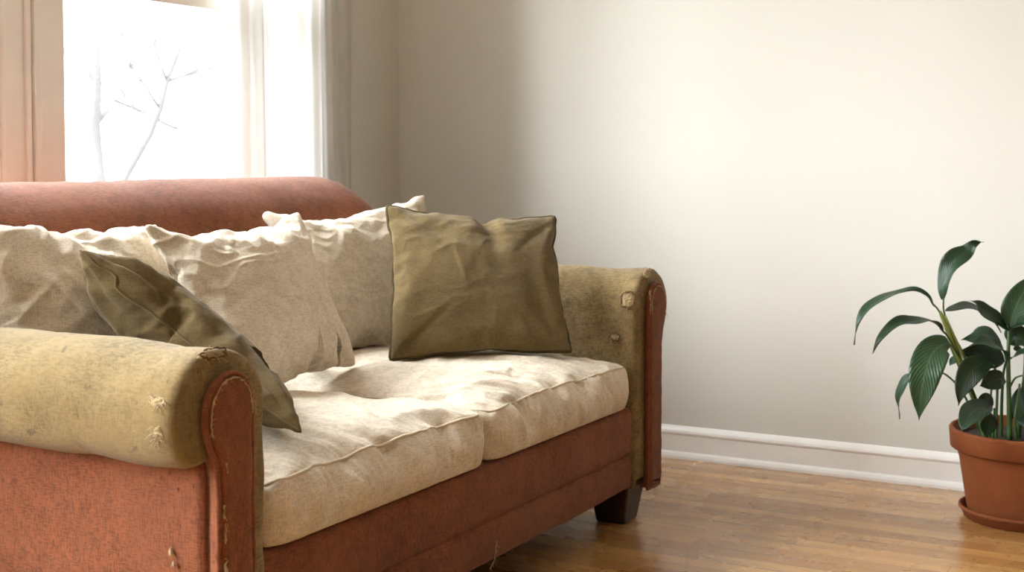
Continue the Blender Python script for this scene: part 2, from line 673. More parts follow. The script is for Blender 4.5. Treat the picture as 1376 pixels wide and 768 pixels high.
def branch(p, d, r, ln, lev):
    n = 7
    pts = [p]
    dd = d.normalized()
    for i in range(n):
        dd = (dd + V((rnd.uniform(-1, 1), rnd.uniform(-1, 1), rnd.uniform(-.6, .9))) * .14).normalized()
        pts.append(pts[-1] + dd * ln / n)
    r1 = r * .45
    tube(bm, pts, [r + (r1 - r) * i / n for i in range(n + 1)], 6)
    if lev > 0:
        for q in range(4 if lev > 1 else 3):
            i = rnd.randint(2, n)
            a = rnd.uniform(0, 2 * math.pi)
            o = dd.orthogonal()
            o.rotate(Matrix.Rotation(a, 3, dd))
            nd = (dd * .75 + o * rnd.uniform(.5, .95)).normalized()
            branch(pts[i], nd, (r + (r1 - r) * i / n) * .62, ln * rnd.uniform(.55, .75), lev - 1)


tp = at(135, 215, 15.0)
branch(V((tp.x, tp.y, -1.0)), V((0.05, 0.0, 1)), .12, 3.3, 5)
tag(obj('bare_tree', bm, BARK), 'bare leafless tree seen faintly in the white glare outside the window', 'tree')

# ------------------------------------------------------------------ curtain
bm = bmesh.new()
nx, nzv = 220, 26
grid = []
for j in range(nzv + 1):
    f = j / nzv
    z = 0.03 + (2.36 - 0.03) * f
    row = []
    for i in range(nx + 1):
        t = i / nx
        x = 3.108 + t * 0.565 + 0.012 * (1 - f) * math.sin(t * 9)
        ph = t * 2 * math.pi * 8.5 + 0.9 * math.sin(t * 7.0)
        amp = 0.014 * (0.75 + 0.35 * math.sin(t * 12 + 1)) * (0.75 + 0.25 * (1 - f))
        y = 2.604 + amp * math.sin(ph) + 0.004 * math.sin(ph * 2 + f * 3) + 0.004 * noise.noise(V((t * 9, f * 4, 0)))
        row.append(bm.verts.new((x, y, z)))
    grid.append(row)
for j in range(nzv):
    for i in range(nx):
        bm.faces.new((grid[j][i], grid[j][i + 1], grid[j + 1][i + 1], grid[j + 1][i]))
cur = empty('curtain', (3.39, 2.604, 0.03), 'sheer white curtain hanging in folds at the right side of the window', 'curtain')
obj('curtain_panel', bm, SHEER, cur)
bm = bmesh.new()
tube(bm, [V((0.95, 2.612, 2.385)), V((3.85, 2.612, 2.385))], 0.011, 12)
for bx in (1.1, 2.37, 3.74):
    tube(bm, [V((bx, 2.612, 2.385)), V((bx, YW, 2.385))], 0.007, 8)
rod = obj('curtain_rod', bm, simple('brushed_metal', (0.5, 0.48, 0.45), 0.35), None)
tag(rod, 'metal curtain rod above the window carrying the white curtain', 'curtain rod')

# ------------------------------------------------------------------ sofa
XC = 2.469
YF = 1.39


def soft_bm(bm, amp=0.003, s=9, seed=0):
    bm.normal_update()
    for v in bm.verts:
        v.co += v.normal * (amp * nz(v.co, s, seed) + amp * .5 * nz(v.co, s * 2.7, seed + 3))


sofa = empty('sofa', (XC, 1.9, 0), 'worn terracotta loveseat with olive rolled arms in front of the window', 'sofa')


def mir(x, side):
    return x if side < 0 else 2 * XC - x


# arms ------------------------------------------------------------
arm_poly = [(1.728, 0.104), (1.728, 0.35), (1.728, 0.54), (1.727, 0.575)]
cx, cz, rx, rz = 1.619, 0.568, 0.109, 0.100
for a in range(8, 181, 8):
    arm_poly.append((cx + rx * math.cos(R(a)), cz + rz * math.sin(R(a))))
arm_poly += [(1.5115, 0.55), (1.516, 0.528), (1.526, 0.510), (1.541, 0.498), (1.555, 0.491), (1.580, 0.491), (1.600, 0.496), (1.612, 0.47), (1.614, 0.30), (1.614, 0.104)]
panel_poly = [(1.672, 0.098), (1.672, 0.30), (1.672, 0.56), (1.670, 0.582), (1.664, 0.600), (1.654, 0.614), (1.640, 0.623), (1.622, 0.626),
              (1.603, 0.622), (1.588, 0.611), (1.576, 0.595), (1.570, 0.577), (1.569, 0.557), (1.573, 0.537), (1.581, 0.519),
              (1.590, 0.503), (1.595, 0.487), (1.597, 0.46), (1.597, 0.30), (1.597, 0.098)]


def build_arm(side, seed):
    P = resample2d(arm_poly, 150)
    bm = bmesh.new()
    rings = []
    yb = 2.44
    for y, ins in ((YF + 0.0, 0.022), (YF + 0.001, 0.012), (YF + 0.004, 0.006), (YF + 0.009, 0.002), (YF + 0.016, 0.0)):
        Q = inset2d(P, ins)
        rings.append([V((mir(q.x, side), y, q.y)) for q in Q])
    for i in range(1, 41):
        y = YF + 0.016 + (yb - YF - 0.016) * i / 40
        rings.append([V((mir(q.x, side), y, q.y)) for q in P])
    loft(bm, rings)
    soft_bm(bm, 0.0035, 8, seed)
    for v in bm.verts:                                   # creases and slumps of the worn cover near the front
        d = v.co.y - YF
        if v.co.z > 0.42 and d > 0.015:
            v.co.z -= 0.006 * max(0, 1 - abs(d - 0.10) / 0.09)
            v.co.x += 0.0015 * math.sin(v.co.y * 60 + v.co.z * 25) * max(0, 1 - d / 0.4)
    return obj('arm', bm, ARMOL, sofa)


def build_panel(side):
    P = resample2d(panel_poly, 130)
    bm = bmesh.new()
    rings = []
    for y, ins in ((YF + 0.012, 0.0), (YF - 0.010, 0.0), (YF - 0.0165, 0.0025), (YF - 0.019, 0.008), (YF - 0.0195, 0.018)):
        rings.append([V((mir(q.x, side), y, q.y)) for q in inset2d(P, ins)])
    loft(bm, rings)
    soft_bm(bm, 0.0018, 22, side)
    pn = obj('arm_front_panel', bm, RED, sofa)
    bm = bmesh.new()
    pts = [V((mir(q.x, side), YF - 0.012, q.y)) for q in inset2d(P, -0.003)]
    pts = [p + V((0, 0, 0)) + V((nz(p, 40), nz(p, 40, 2), nz(p, 40, 4))) * 0.0015 for p in pts]
    tube(bm, pts, 0.0048, 8, True)
    obj('welt', bm, RED, pn)
    return pn


def build_side(side):
    bm = bmesh.new()
    nY, nZ = 50, 24
    g = {}
    for i in range(nY + 1):
        for j in range(nZ + 1):
            y = YF + 0.012 + (2.44 - YF - 0.012) * i / nY
            z = 0.10 + 0.398 * j / nZ
            x = 1.590 - 0.006 * math.sin(math.pi * min(1, i / nY)) ** .5 * math.sin(math.pi * j / nZ) ** .5
            x += 0.002 * nz((0, y, z), 7, 5)
            g[i, j] = bm.verts.new((mir(x, side), y, z))
    for i in range(nY):
        for j in range(nZ):
            bm.faces.new((g[i, j], g[i + 1, j], g[i + 1, j + 1], g[i, j + 1]))
    r = bmesh.ops.extrude_face_region(bm, geom=list(bm.faces))
    for v in r['geom']:
        if isinstance(v, bmesh.types.BMVert):
            v.co.x = mir(1.622, side)
    return obj('side_panel', bm, REDS if side < 0 else RED, sofa)


for s in (-1, 1):
    build_arm(s, 2 + s)
    build_panel(s)
    build_side(s)

# back ------------------------------------------------------------
bp = [(2.515, 0.11), (2.525, 0.5), (2.53, 0.76), (2.525, 0.81), (2.51, 0.85), (2.48, 0.881), (2.44, 0.898), (2.40, 0.903), (2.36, 0.900),
      (2.32, 0.889), (2.285, 0.872), (2.25, 0.845), (2.228, 0.812), (2.214, 0.77), (2.205, 0.70), (2.195, 0.55), (2.185, 0.40), (2.18, 0.30), (2.18, 0.11)]
P = resample2d(bp, 110)
bm = bmesh.new()
rings = []
XB0, XB1 = 1.598, 3.335
cr = 0.17                                              # corner radius in front view


def back_ring(x, drop, ins):
    out = []
    for q in inset2d(P, ins):
        z = q.y
        f = max(0.0, (z - 0.45) / 0.45)
        out.append(V((x, q.x, z - drop * f)))
    return out


ends = []
for tdeg in range(0, 91, 9):
    t = R(tdeg)
    ends.append((cr * (1 - math.sin(t)), 0.145 * (1 - math.cos(t)), 0.025 * (1 - math.cos(t)) ** 2))
ends = ends[::-1]                                      # from the very end inwards
for d, drop, ins in ends:
    rings.append(back_ring(XB0 + d, drop, ins))
for i in range(1, 60):
    rings.append(back_ring(XB0 + cr + (XB1 - XB0 - 2 * cr) * i / 60, 0, 0))
for d, drop, ins in ends[::-1]:
    rings.append(back_ring(XB1 - d, drop, ins))
loft(bm, rings)
soft_bm(bm, 0.004, 6, 9)
obj('sofa_back', bm, RED, sofa)

# front rail with a seam between its two bands -------------------
rp = [(1.47, 0.105), (1.47, 0.314), (1.425, 0.3145), (1.409, 0.312), (1.402, 0.300), (1.3995, 0.28), (1.400, 0.24), (1.402, 0.21), (1.406, 0.1955),
      (1.412, 0.1915), (1.4045, 0.1865), (1.4015, 0.178), (1.401, 0.15), (1.402, 0.122), (1.405, 0.109), (1.412, 0.104)]
P = resample2d(rp, 110)
bm = bmesh.new()
rings = []
nn = 90
for i in range(nn + 1):
    x = 1.722 + (3.216 - 1.722) * i / nn
    row = []
    for q in P:
        y = q.x + (0.0025 * nz((x, 0, q.y), 6, 1) + 0.0012 * nz((x, 0, q.y), 22, 2)) * (1 if q.x < 1.44 else 0)
        z = q.y + 0.004 * nz((x, 0, 0), 4, 3) * (1 if q.y < 0.14 else 0.6 if q.y < .29 else 0.0)
        row.append(V((x, y, z)))
    rings.append(row)
loft(bm, rings)
obj('front_rail', bm, RED, sofa)
bm = bmesh.new()
box(bm, 1.722, 3.216, 1.465, 2.17, 0.125, 0.312)
bevel(bm, 0.008)
obj('seat_deck', bm, DECK, sofa, False)

# legs -------------------------------------------------------------
for lx, ly in ((1.655, 1.475), (3.283, 1.475), (1.655, 2.40), (3.283, 2.40)):
    bm = bmesh.new()
    for z, h, in ((0.0, .043), (0.004, .046), (0.13, .066)):
        pass
    ringsl = []
    for z, h in ((0.0, .0385), (0.004, .0415), (0.05, .049), (0.128, .062)):
        c = 0.004
        ringsl.append([V((lx + a, ly + b, z)) for a, b in ((h - c, h), (h, h - c), (h, -h + c), (h - c, -h), (-h + c, -h), (-h, -h + c), (-h, h - c), (-h + c, h))])
    loft(bm, ringsl)
    obj('leg', bm, DWOOD, sofa, False)


# worn spots: torn covers with stuffing, loose threads --------------
def on_arm(side, y, ang):
    """point and outward normal on the roll of an arm, ang from +inner side over the top (degrees)"""
    x = cx + rx * math.cos(R(ang))
    z = cz + rz * math.sin(R(ang))
    nrm = V((math.cos(R(ang)) / rx, 0, math.sin(R(ang)) / rz)).normalized()
    if side > 0:
        x = 2 * XC - x
        nrm.x = -nrm.x
    return V((x, y, z)), nrm


def tear(p, nrm, sx, sy, seed, hole=True):
    rr = random.Random(seed)
    nrm = nrm.normalized()
    t1 = V((0, 1, 0)) - nrm * nrm.y
    if t1.length < .3:
        t1 = V((1, 0, 0)) - nrm * nrm.x
    t1.normalize()
    t2 = nrm.cross(t1)
    bm = bmesh.new()                                    # ragged lip
    n = 28
    ring, ri = [], []
    for i in range(n):
        a = 2 * math.pi * i / n
        w = 1 + .3 * noise.noise(V((math.cos(a) * 2, math.sin(a) * 2, seed * 3.3))) + .12 * rr.uniform(-1, 1)
        ring.append(p + (t1 * math.cos(a) * sy + t2 * math.sin(a) * sx) * w + nrm * (0.0035 + .0015 * rr.random()))
    tube(bm, ring, [0.0010 + 0.0012 * rr.random() for _ in ring], 6, True)
    if hole:
        obj('torn_cover_edge', bm, HOLE, sofa)
    else:
        bm.free()
    bm = bmesh.new()                                    # stuffing mound
    m_, q = 10, 26
    cen = bm.verts.new(p + nrm * .006)
    prev = None
    for r in range(1, m_ + 1):
        f = r / m_
        row = []
        for i in range(q):
            a = 2 * math.pi * i / q
            w = 1 + .3 * noise.noise(V((math.cos(a) * 2, math.sin(a) * 2, seed * 3.3)))
            pp = p + (t1 * math.cos(a) * sy + t2 * math.sin(a) * sx) * w * f
            h = (.006 if hole else .003) * (1 - f ** 2) + .004 * (1 - f) * nz(pp, 170, seed) + .003 * nz(pp, 300, seed) * (1 - f * f) + (-.004 if r == m_ else .001)
            row.append(bm.verts.new(pp + nrm * h))
        for i in range(q):
            if prev is None:
                bm.faces.new((cen, row[i], row[(i + 1) % q]))
            else:
                bm.faces.new((prev[i], row[i], row[(i + 1) % q], prev[(i + 1) % q]))
        prev = row
    obj('exposed_stuffing', bm, FRAY, sofa)
    bm = bmesh.new()
    for _ in range(14 if hole else 22):
        a = rr.uniform(0, 2 * math.pi)
        s = p + t1 * math.cos(a) * sy * rr.uniform(.5, 1.1) + t2 * math.sin(a) * sx * rr.uniform(.5, 1.1) + nrm * .003
        dr = (t1 * rr.uniform(-1, 1) * (1 if hole else 2.2) + t2 * rr.uniform(-1, 1) + nrm * rr.uniform(.1, .7)).normalized()
        ln = rr.uniform(.006, .017)
        tube(bm, [s, s + dr * ln * .5, s + dr * ln + V((0, 0, -ln * .5))], 0.0005, 4)
    obj('loose_threads', bm, FRAYW, sofa)


tear(V((1.602, YF + .0035, .658)), V((0, -.85, .52)), .028, .009, 1, True)
for side, y, ang, sx, sy, sd, hole in ((-1, YF + .032, 163, .008, .017, 2, False),
                                       (-1, YF + .028, 190, .012, .009, 3, False)):
    p, nrm = on_arm(side, y, ang)
    tear(p, nrm, sx, sy, sd, hole)
tear(V((3.2125, YF + .022, .592)), V((-.9, -.35, .2)), .020, .019, 4, True)
tear(V((3.29, YF + .004, .656)), V((-.15, -.85, .5)), .026, .011, 5, False)
tear(V((3.21, 1.447, .495)), V((-1, 0, .05)), .009, .014, 6, True)


def strand(pts, rad, name, mat, seed, n=26, lump=0.8):
    rr = random.Random(seed)
    P = catmull(pts, n)
    P = [q + V((rr.uniform(-1, 1), rr.uniform(-.5, .5), rr.uniform(-1, 1))) * rad * .9 for q in P]
    bm = bmesh.new()
    tube(bm, P, [rad * (0.35 + lump * rr.random()) for _ in P], 6)
    for q in P[::2]:
        d = V((rr.uniform(-1, 1), rr.uniform(-1, 0), rr.uniform(-1, 1))).normalized() * rr.uniform(.003, .010)
        tube(bm, [q, q + d * .6, q + d + V((0, 0, -.002))], .0005, 4)
    return obj(name, bm, mat, sofa)


# split seams beside the front panels with batting showing
strand([V((1.596, YF - .012, .515)), V((1.606, YF - .016, .50)), V((1.609, YF - .018, .475))], .003, 'split_seam', FRAYW, 3, 12)
strand([V((1.601, YF - .018, .43)), V((1.603, YF - .018, .40)), V((1.602, YF - .018, .37))], .0022, 'split_seam', FRAY, 4, 14)
strand([V((1.604, YF - .019, .345)), V((1.602, YF - .020, .31)), V((1.606, YF - .019, .27)), V((1.603, YF - .018, .23))], .0036, 'split_seam', FRAYW, 5, 22)
strand([V((1.59, YF - .006, .255)), V((1.592, YF - .008, .235)), V((1.597, YF - .008, .215))], .005, 'split_seam', FRAY, 6, 9)
strand([V((3.272, YF - .013, .612)), V((3.268, YF - .015, .585)), V((3.267, YF - .014, .555))], .003, 'split_seam', FRAYW, 7, 14)
strand([V((3.352, YF - .006, .36)), V((3.350, YF - .006, .30)), V((3.351, YF - .006, .22))], .0026, 'split_seam', RED, 8, 24)
strand([V((1.676, YF - .01, .58)), V((1.680, YF - .008, .52)), V((1.679, YF - .009, .46))], .0012, 'split_seam', FRAYW, 9, 20)
arch = [(x_, z_) for x_, z_ in panel_poly if z_ > .53]
strand([V((1.62 + (x_ - 1.62) * .93, YF - .0195, .56 + (z_ - .56) * .93)) for x_, z_ in arch], .0016, 'worn_edge', FRAY, 21, 40, .9)
strand([V((mir(1.62 + (x_ - 1.62) * .93, 1), YF - .0195, .56 + (z_ - .56) * .93)) for x_, z_ in arch], .0012, 'worn_edge', FRAY, 22, 40, .9)
# pale fluff on the side panel and loose yarn on the front rail
strand([V((1.583, YF + .075, .352)), V((1.582, YF + .07, .345))], .0035, 'lint', FRAYW, 11, 4)
strand([V((1.583, YF + .068, .335)), V((1.582, YF + .064, .328))], .0035, 'lint', FRAYW, 12, 4)
q = at_y(667, 727, 1.398)
q2 = at_y(665, 748, 1.398)
q3 = at_y(659, 764, 1.398)
strand([q, q2, q3], .0016, 'loose_yarn', FRAYW, 13, 16)


def drip(y, z0, z1, w, seed):
    rr = random.Random(seed)
    bm = bmesh.new()
    n = 10
    L, Rr = [], []
    for i in range(n + 1):
        f = i / n
        z = z0 + (z1 - z0) * f
        ww = w * (.5 + .7 * rr.random()) * math.sin(math.pi * (0.08 + .84 * f)) ** .5
        yy = y + .004 * noise.noise(V((f * 4, seed, 0)))
        xx = 1.5835 + .002 * nz((0, yy, z), 7, 5) - .006 * 0
        L.append((xx, yy - ww, z))
        Rr.append((xx, yy + ww, z))
    return L, Rr


# ------------------------------------------------------------------ cloth simulation for the cushions
def simulate(me, frames, press, bend, tens, shrink, pins=None, grav=0.0):
    o = bpy.data.objects.new('cloth_rest', me)
    COL.objects.link(o)
    SC.gravity = (0, 0, grav)
    md = o.modifiers.new('c', 'CLOTH')
    s = md.settings
    s.quality = 6
    s.mass = .3
    s.use_pressure = True
    s.uniform_pressure_force = press
    s.tension_stiffness = tens
    s.compression_stiffness = tens
    s.shear_stiffness = tens * .3
    s.bending_stiffness = bend
    s.shrink_min = shrink
    s.air_damping = 3
    if pins:
        vg = o.vertex_groups.new(name='pin')
        vg.add(pins, 1, 'REPLACE')
        s.vertex_group_mass = 'pin'
    md.collision_settings.use_collision = False
    md.point_cache.frame_start = 1
    md.point_cache.frame_end = frames
    for f in range(1, frames + 1):
        SC.frame_set(f)
    ev = o.evaluated_get(bpy.context.evaluated_depsgraph_get())
    co = [v.co.copy() for v in ev.data.vertices]
    bpy.data.objects.remove(o)
    SC.frame_set(1)
    return co


def subdivide(me, lev):
    o = bpy.data.objects.new('smooth', me)
    COL.objects.link(o)
    md = o.modifiers.new('s', 'SUBSURF')
    md.levels = lev
    dg = bpy.context.evaluated_depsgraph_get()
    new = bpy.data.meshes.new_from_object(o.evaluated_get(dg))
    bpy.data.objects.remove(o)
    return new


def pillow_mesh(n, press, bend, tens, shrink, seed, frames=40):
    """sew two square sheets, inflate them; returns corner-normalised coordinates in -1..1 and height"""
    bm = bmesh.new()
    top, bot = {}, {}
    S = .5
    for i in range(n + 1):
        for j in range(n + 1):
            x, y = -1 + 2 * i / n, -1 + 2 * j / n
            e = i in (0, n) or j in (0, n)
            r = .005 * noise.noise(V((x * 3, y * 3, seed * 5.1)))
            top[i, j] = bm.verts.new((x * S / 2, y * S / 2, 0 if e else .006 + r))
            bot[i, j] = top[i, j] if e else bm.verts.new((x * S / 2, y * S / 2, -.006 + r))
    bm.verts.index_update()
    edge = [(i, 0) for i in range(n)] + [(n, j) for j in range(n)] + [(n - i, n) for i in range(n)] + [(0, n - j) for j in range(n)]
    eidx = [top[e].index for e in edge]
    cidx = [top[0, 0].index, top[n, 0].index, top[n, n].index, top[0, n].index]
    for i in range(n):
        for j in range(n):
            bm.faces.new((top[i, j], top[i + 1, j], top[i + 1, j + 1], top[i, j + 1]))
            bm.faces.new((bot[i, j], bot[i, j + 1], bot[i + 1, j + 1], bot[i + 1, j]))
    me = bpy.data.meshes.new('pillow')
    bm.to_mesh(me)
    bm.free()
    co = simulate(me, frames, press, bend, tens, shrink)
    c = [co[i] for i in cidx]
    cen = (c[0] + c[1] + c[2] + c[3]) / 4
    ax = (c[1] + c[2] - c[0] - c[3]) / 4
    ay = (c[2] + c[3] - c[0] - c[1]) / 4
    az = ax.cross(ay).normalized()
    Mi = Matrix((ax, ay, az)).transposed().inverted()
    out = [Mi @ (p - cen) for p in co]
    for v, p in zip(me.vertices, out):
        v.co = p
    return me, eidx


def lerp4(c, u, v):
    a, b = (u + 1) / 2, (v + 1) / 2
    return (c[0] * (1 - a) + c[1] * a) * (1 - b) + (c[3] * (1 - a) + c[2] * a) * b


PILLOWS = []


def place_pillow(name, corners, sim, mat, thick, label, cat, group, seed, pipe=None, sag=0.0, bend=0.0, wr=1.0, belly=0.0, extra=None):
    """corners: bottom-left, bottom-right, top-right, top-left as seen from the room"""
    me, eidx = sim
    me = me.copy()
    c = [V(p) for p in corners]
    nrm = ((c[1] - c[0]).cross(c[3] - c[0]) + (c[2] - c[1]).cross(c[2] - c[3]) * 0).normalized()
    for v in me.vertices:
        u, w, h = v.co
        p = lerp4(c, u, w)
        fat = 1 + belly * (-w) * .5
        edge = max(0.0, 1 - abs(u) ** 6) * max(0.0, 1 - abs(w) ** 6)
        p = p + nrm * (h * thick * fat + bend * (1 - w * w) * 1.0)
        p.z -= sag * (1 - u * u) * max(0, w) ** 2
        if extra:
            p = extra(u, w, h, p, nrm)
        v.co = p
    ring = [me.vertices[i].co.copy() for i in eidx]
    new = subdivide(me, 2)
    new.name = name
    nor = [v.normal.copy() for v in new.vertices]
    for v, nn_ in zip(new.vertices, nor):
        p = v.co
        wq = p + V((nz(p, 6, seed), nz(p, 6, seed + 1), nz(p, 6, seed + 2))) * .09
        up = .45 + .9 * min(1.0, max(0.0, (p.z - .60) / .2))            # crumpled most towards the top
        a = crease(wq, 6.5, seed)
        b = crease(wq + V((0, 0, nz(p, 12, seed + 2) * .02)), 13, seed + 4) * (.35 + max(0, nz(p, 5, seed + 9) + .3))
        cc = crease(p + V((nz(p, 18, seed), 0, nz(p, 18, seed + 2))) * .025, 27, seed + 6) * (.25 + max(0, nz(p, 6, seed + 12)))
        q = V((p.x * 9, p.y * 9, p.z * 25)) + V((nz(p, 7, seed), nz(p, 7, seed + 3), 2.2 * nz(p, 7, seed + 5)))
        dd = crease(q, 1.0, seed + 30) * (.2 + max(0, nz(p, 6, seed + 15) + .2))
        v.co = p + nn_ * wr * (up * (.0085 * (a - .3) + .0058 * b + .0028 * cc) + .0050 * dd + .0035 * nz(p, 9, seed + 20) + .0005 * nz(p, 60, seed))
    pts = push_out([v.co.copy() for v in new.vertices], OBST)
    for _ in range(3):
        pts = rest_on(push_out(rest_on(pts), OBST))
    for v, p in zip(new.vertices, pts):
        v.co = p
    tree = mesh_tree(new)
    ring = [tree.find_nearest(p)[0] for p in ring]
    OBST.append(tree)

    base = sum(c, V()) / 4
    base.z = min(v.co.z for v in new.vertices)
    root = empty(name, base, label, cat, group)
    o = mobj('cover', new, mat, root)
    PILLOWS.append((o, tree))
    if pipe:
        bm = bmesh.new()
        tube(bm, ring, pipe[0], 7, True)
        obj('piping', bm, pipe[1], root)
    return root


def mesh_tree(me, off=V()):
    return BVHTree.FromPolygons([v.co + off for v in me.vertices], [tuple(p.vertices) for p in me.polygons])


def push_out(pts, trees, gap=.0035):
    """move points that lie inside a closed obstacle to its surface, as pressed cloth would sit"""
    out = []
    for p in pts:
        for t in trees:
            hit = t.find_nearest(p, .25)
            if hit[0] is not None:
                dlt = p - hit[0]
                sd = dlt.dot(hit[1])
                if sd < gap * .6:
                    p = hit[0] + hit[1] * gap
        out.append(p)
    return out


SEATS = []


def rest_on(pts, gap=.003):
    """lift points above the seat cushions, bridging the joint between them"""
    out = []
    dn = V((0, 0, -1))
    for p in pts:
        if p.z < .55:
            zt = -1.0
            for ox, oy in ((0, 0), (.03, 0), (-.03, 0)):
                for t in SEATS:
                    hit = t.ray_cast(V((p.x + ox, p.y + oy, 1.0)), dn)
                    if hit[0] is not None:
                        zt = max(zt, hit[0].z - (.004 if ox else 0))
            if zt > 0 and p.z < zt + gap:
                p = V((p.x, p.y, zt + gap))
        out.append(p)
    return out


OBST = []
for o_ in list(sofa.children):
    if o_.name.split('.')[0] in ('arm', 'sofa_back'):
        OBST.append(mesh_tree(o_.data))


# seat cushions ----------------------------------------------------
def seat_cushion(x0, x1, y0, y1, z0, z1, seed, label):
    nx, ny, nzs = 40, 42, 7
    bm = bmesh.new()
    idx = {}
    W, D, H = x1 - x0, y1 - y0, z1 - z0

    def vert(i, j, k_):
        key = (i, j, k_)
        if key not in idx:
            x, y, z = x0 + W * i / nx, y0 + D * j / ny, z0 + H * k_ / nzs
            # rounded vertical corners
            rr = .055
            ux, uy = abs(x - (x0 + x1) / 2) - (W / 2 - rr), abs(y - (y0 + y1) / 2) - (D / 2 - rr)
            if ux > 0 and uy > 0:
                mlen = max(ux, uy)
                ll = math.hypot(ux, uy)
                if ll > 0:
                    sx, sy = (1 if x > (x0 + x1) / 2 else -1), (1 if y > (y0 + y1) / 2 else -1)
                    x = (x0 + x1) / 2 + sx * (W / 2 - rr + ux * mlen / ll)
                    y = (y0 + y1) / 2 + sy * (D / 2 - rr + uy * mlen / ll)
            if k_ == nzs:
                z += .002 * noise.noise(V((x * 12, y * 12, seed)))
            idx[key] = bm.verts.new((x, y, z))
        return idx[key]
    for k_ in (0, nzs):
        for i in range(nx):
            for j in range(ny):
                bm.faces.new((vert(i, j, k_), vert(i + 1, j, k_), vert(i + 1, j + 1, k_), vert(i, j + 1, k_)))
    for k_ in range(nzs):
        for i in range(nx):
            for j in (0, ny):
                bm.faces.new((vert(i, j, k_), vert(i + 1, j, k_), vert(i + 1, j, k_ + 1), vert(i, j, k_ + 1)))
        for j in range(ny):
            for i in (0, nx):
                bm.faces.new((vert(i, j, k_), vert(i, j + 1, k_), vert(i, j + 1, k_ + 1), vert(i, j, k_ + 1)))
    bmesh.ops.recalc_face_normals(bm, faces=bm.faces)
    bm.verts.index_update()
    loop = [(i, 0) for i in range(nx)] + [(nx, j) for j in range(ny)] + [(nx - i, ny) for i in range(nx)] + [(0, ny - j) for j in range(ny)]
    lidx = [idx[i, j, nzs].index for i, j in loop]
    pins = [v.index for key, v in idx.items() if key[2] == 0]
    me = bpy.data.meshes.new('seat_cushion')
    bm.to_mesh(me)
    bm.free()
    co = simulate(me, 34, 1.3, .08, 16, -.035, pins)
    for v, p in zip(me.vertices, co):
        # keep the stuffed box inside its place between the arms
        p.x = min(max(p.x, x0 - .006), x1 + .006)
        p.y = max(p.y, y0 - .012)
        v.co = p
    ztop = max(v.co.z for v in me.vertices)
    want = z1 + .045
    for v in me.vertices:
        if v.co.z > z1:
            v.co.z = z1 + (v.co.z - z1) * (want - z1) / max(1e-4, ztop - z1)
    ring = [me.vertices[i].co.copy() for i in lidx]
    new = subdivide(me, 2)
    nor = [v.normal.copy() for v in new.vertices]
    for v, nn_ in zip(new.vertices, nor):
        p = v.co
        # pulls running back from the front seam
        q = V((p.x * 24 + p.y * 9, p.y * 5, p.z * 8))
        f = max(0.0, 1 - (p.y - y0) / .46)
        pull = (1 - abs(noise.noise(q + V((seed * 5, 0, 0)))) * 2.4) * f
        q = V((p.x * 46 + p.y * 20 + 3 * nz(p, 5, seed), p.y * 8, p.z * 9 + seed))
        pull2 = crease(q, 1.0, seed + 2) * (.25 + max(0.0, nz(p, 5, seed + 8) + .25)) * (.35 + f)
        wq = p + V((nz(p, 6, seed), nz(p, 6, seed + 1), nz(p, 6, seed + 2))) * .08
        a = crease(wq, 6.0, seed) - .3
        b = crease(wq + V((nz(p, 12, seed), 0, 0)) * .02, 12, seed + 4) - .2
        top = max(0.0, nn_.z)
        low = min(1.0, max(0.0, (p.z - z0) / .06))
        zf = min(1.0, max(0.0, (p.z - z0) / (z1 - z0)))
        v.co = p + low * nn_ * (.0035 * pull * (.45 + .55 * abs(nn_.z)) + .0058 * pull2 + .0075 * a * (.25 + .75 * top) + .0032 * b)
        if p.y < y0 + .03:
            v.co.y -= .016 * math.sin(math.pi * zf) * (1 - abs((p.x - (x0 + x1) / 2) / (W / 2)) ** 4)
        v.co.x = min(max(v.co.x, x0 - .0035), x1 + .0035)
        v.co.y = min(v.co.y, y1)
        v.co.z = max(v.co.z, z0)
    tree = mesh_tree(new)
    ring = [tree.find_nearest(p)[0] for p in ring]
    SEATS.append(tree)
    root = empty('seat_cushion', ((x0 + x1) / 2, (y0 + y1) / 2, z0), label, 'cushion', 'linen seat cushions')
    mobj('cover', new, LINEN, root)
    bm = bmesh.new()
    tube(bm, ring, .0034, 7, True)
    obj('piping', bm, PIPE, root)
    return root


seat_cushion(1.739, 2.466, 1.396, 2.165, 0.3185, 0.425, 1, 'rumpled linen seat cushion beside the near olive arm with pillow tip on it')
seat_cushion(2.474, 3.199, 1.396, 2.165, 0.3185, 0.425, 2, 'rumpled linen seat cushion at far end, under the upright olive pillow')

# pillows ------------------------------------------------------------
def karate(u, w, h, p, nrm):
    f = max(0.0, min(1.0, (w + .1) / .9))
    d = math.exp(-((u - .12 - .1 * (1 - w)) / .11) ** 2) * f
    d2 = math.exp(-((u - .52 + .35 * w) / .10) ** 2) * max(0.0, min(1.0, (-w + .2))) * max(0, 1 + w)
    p = p - nrm * (.020 * d + .018 * d2) * (1 if h > 0 else -1)
    p.z -= .010 * d * f ** 4
    return p


def gather(u, w, h, p, nrm):
    for cu, cw in ((-1, 1), (-1, -1)):                   # cloth gathered towards the two corners that show
        du, dw = u - cu, w - cw
        d = math.hypot(du, dw)
        ang = math.atan2(dw, du)
        p = p + nrm * (.0085 * math.sin(ang * 15 + d * 2) * math.exp(-((d - .42) / .28) ** 2) * (1 if h > 0 else -1))
    return p


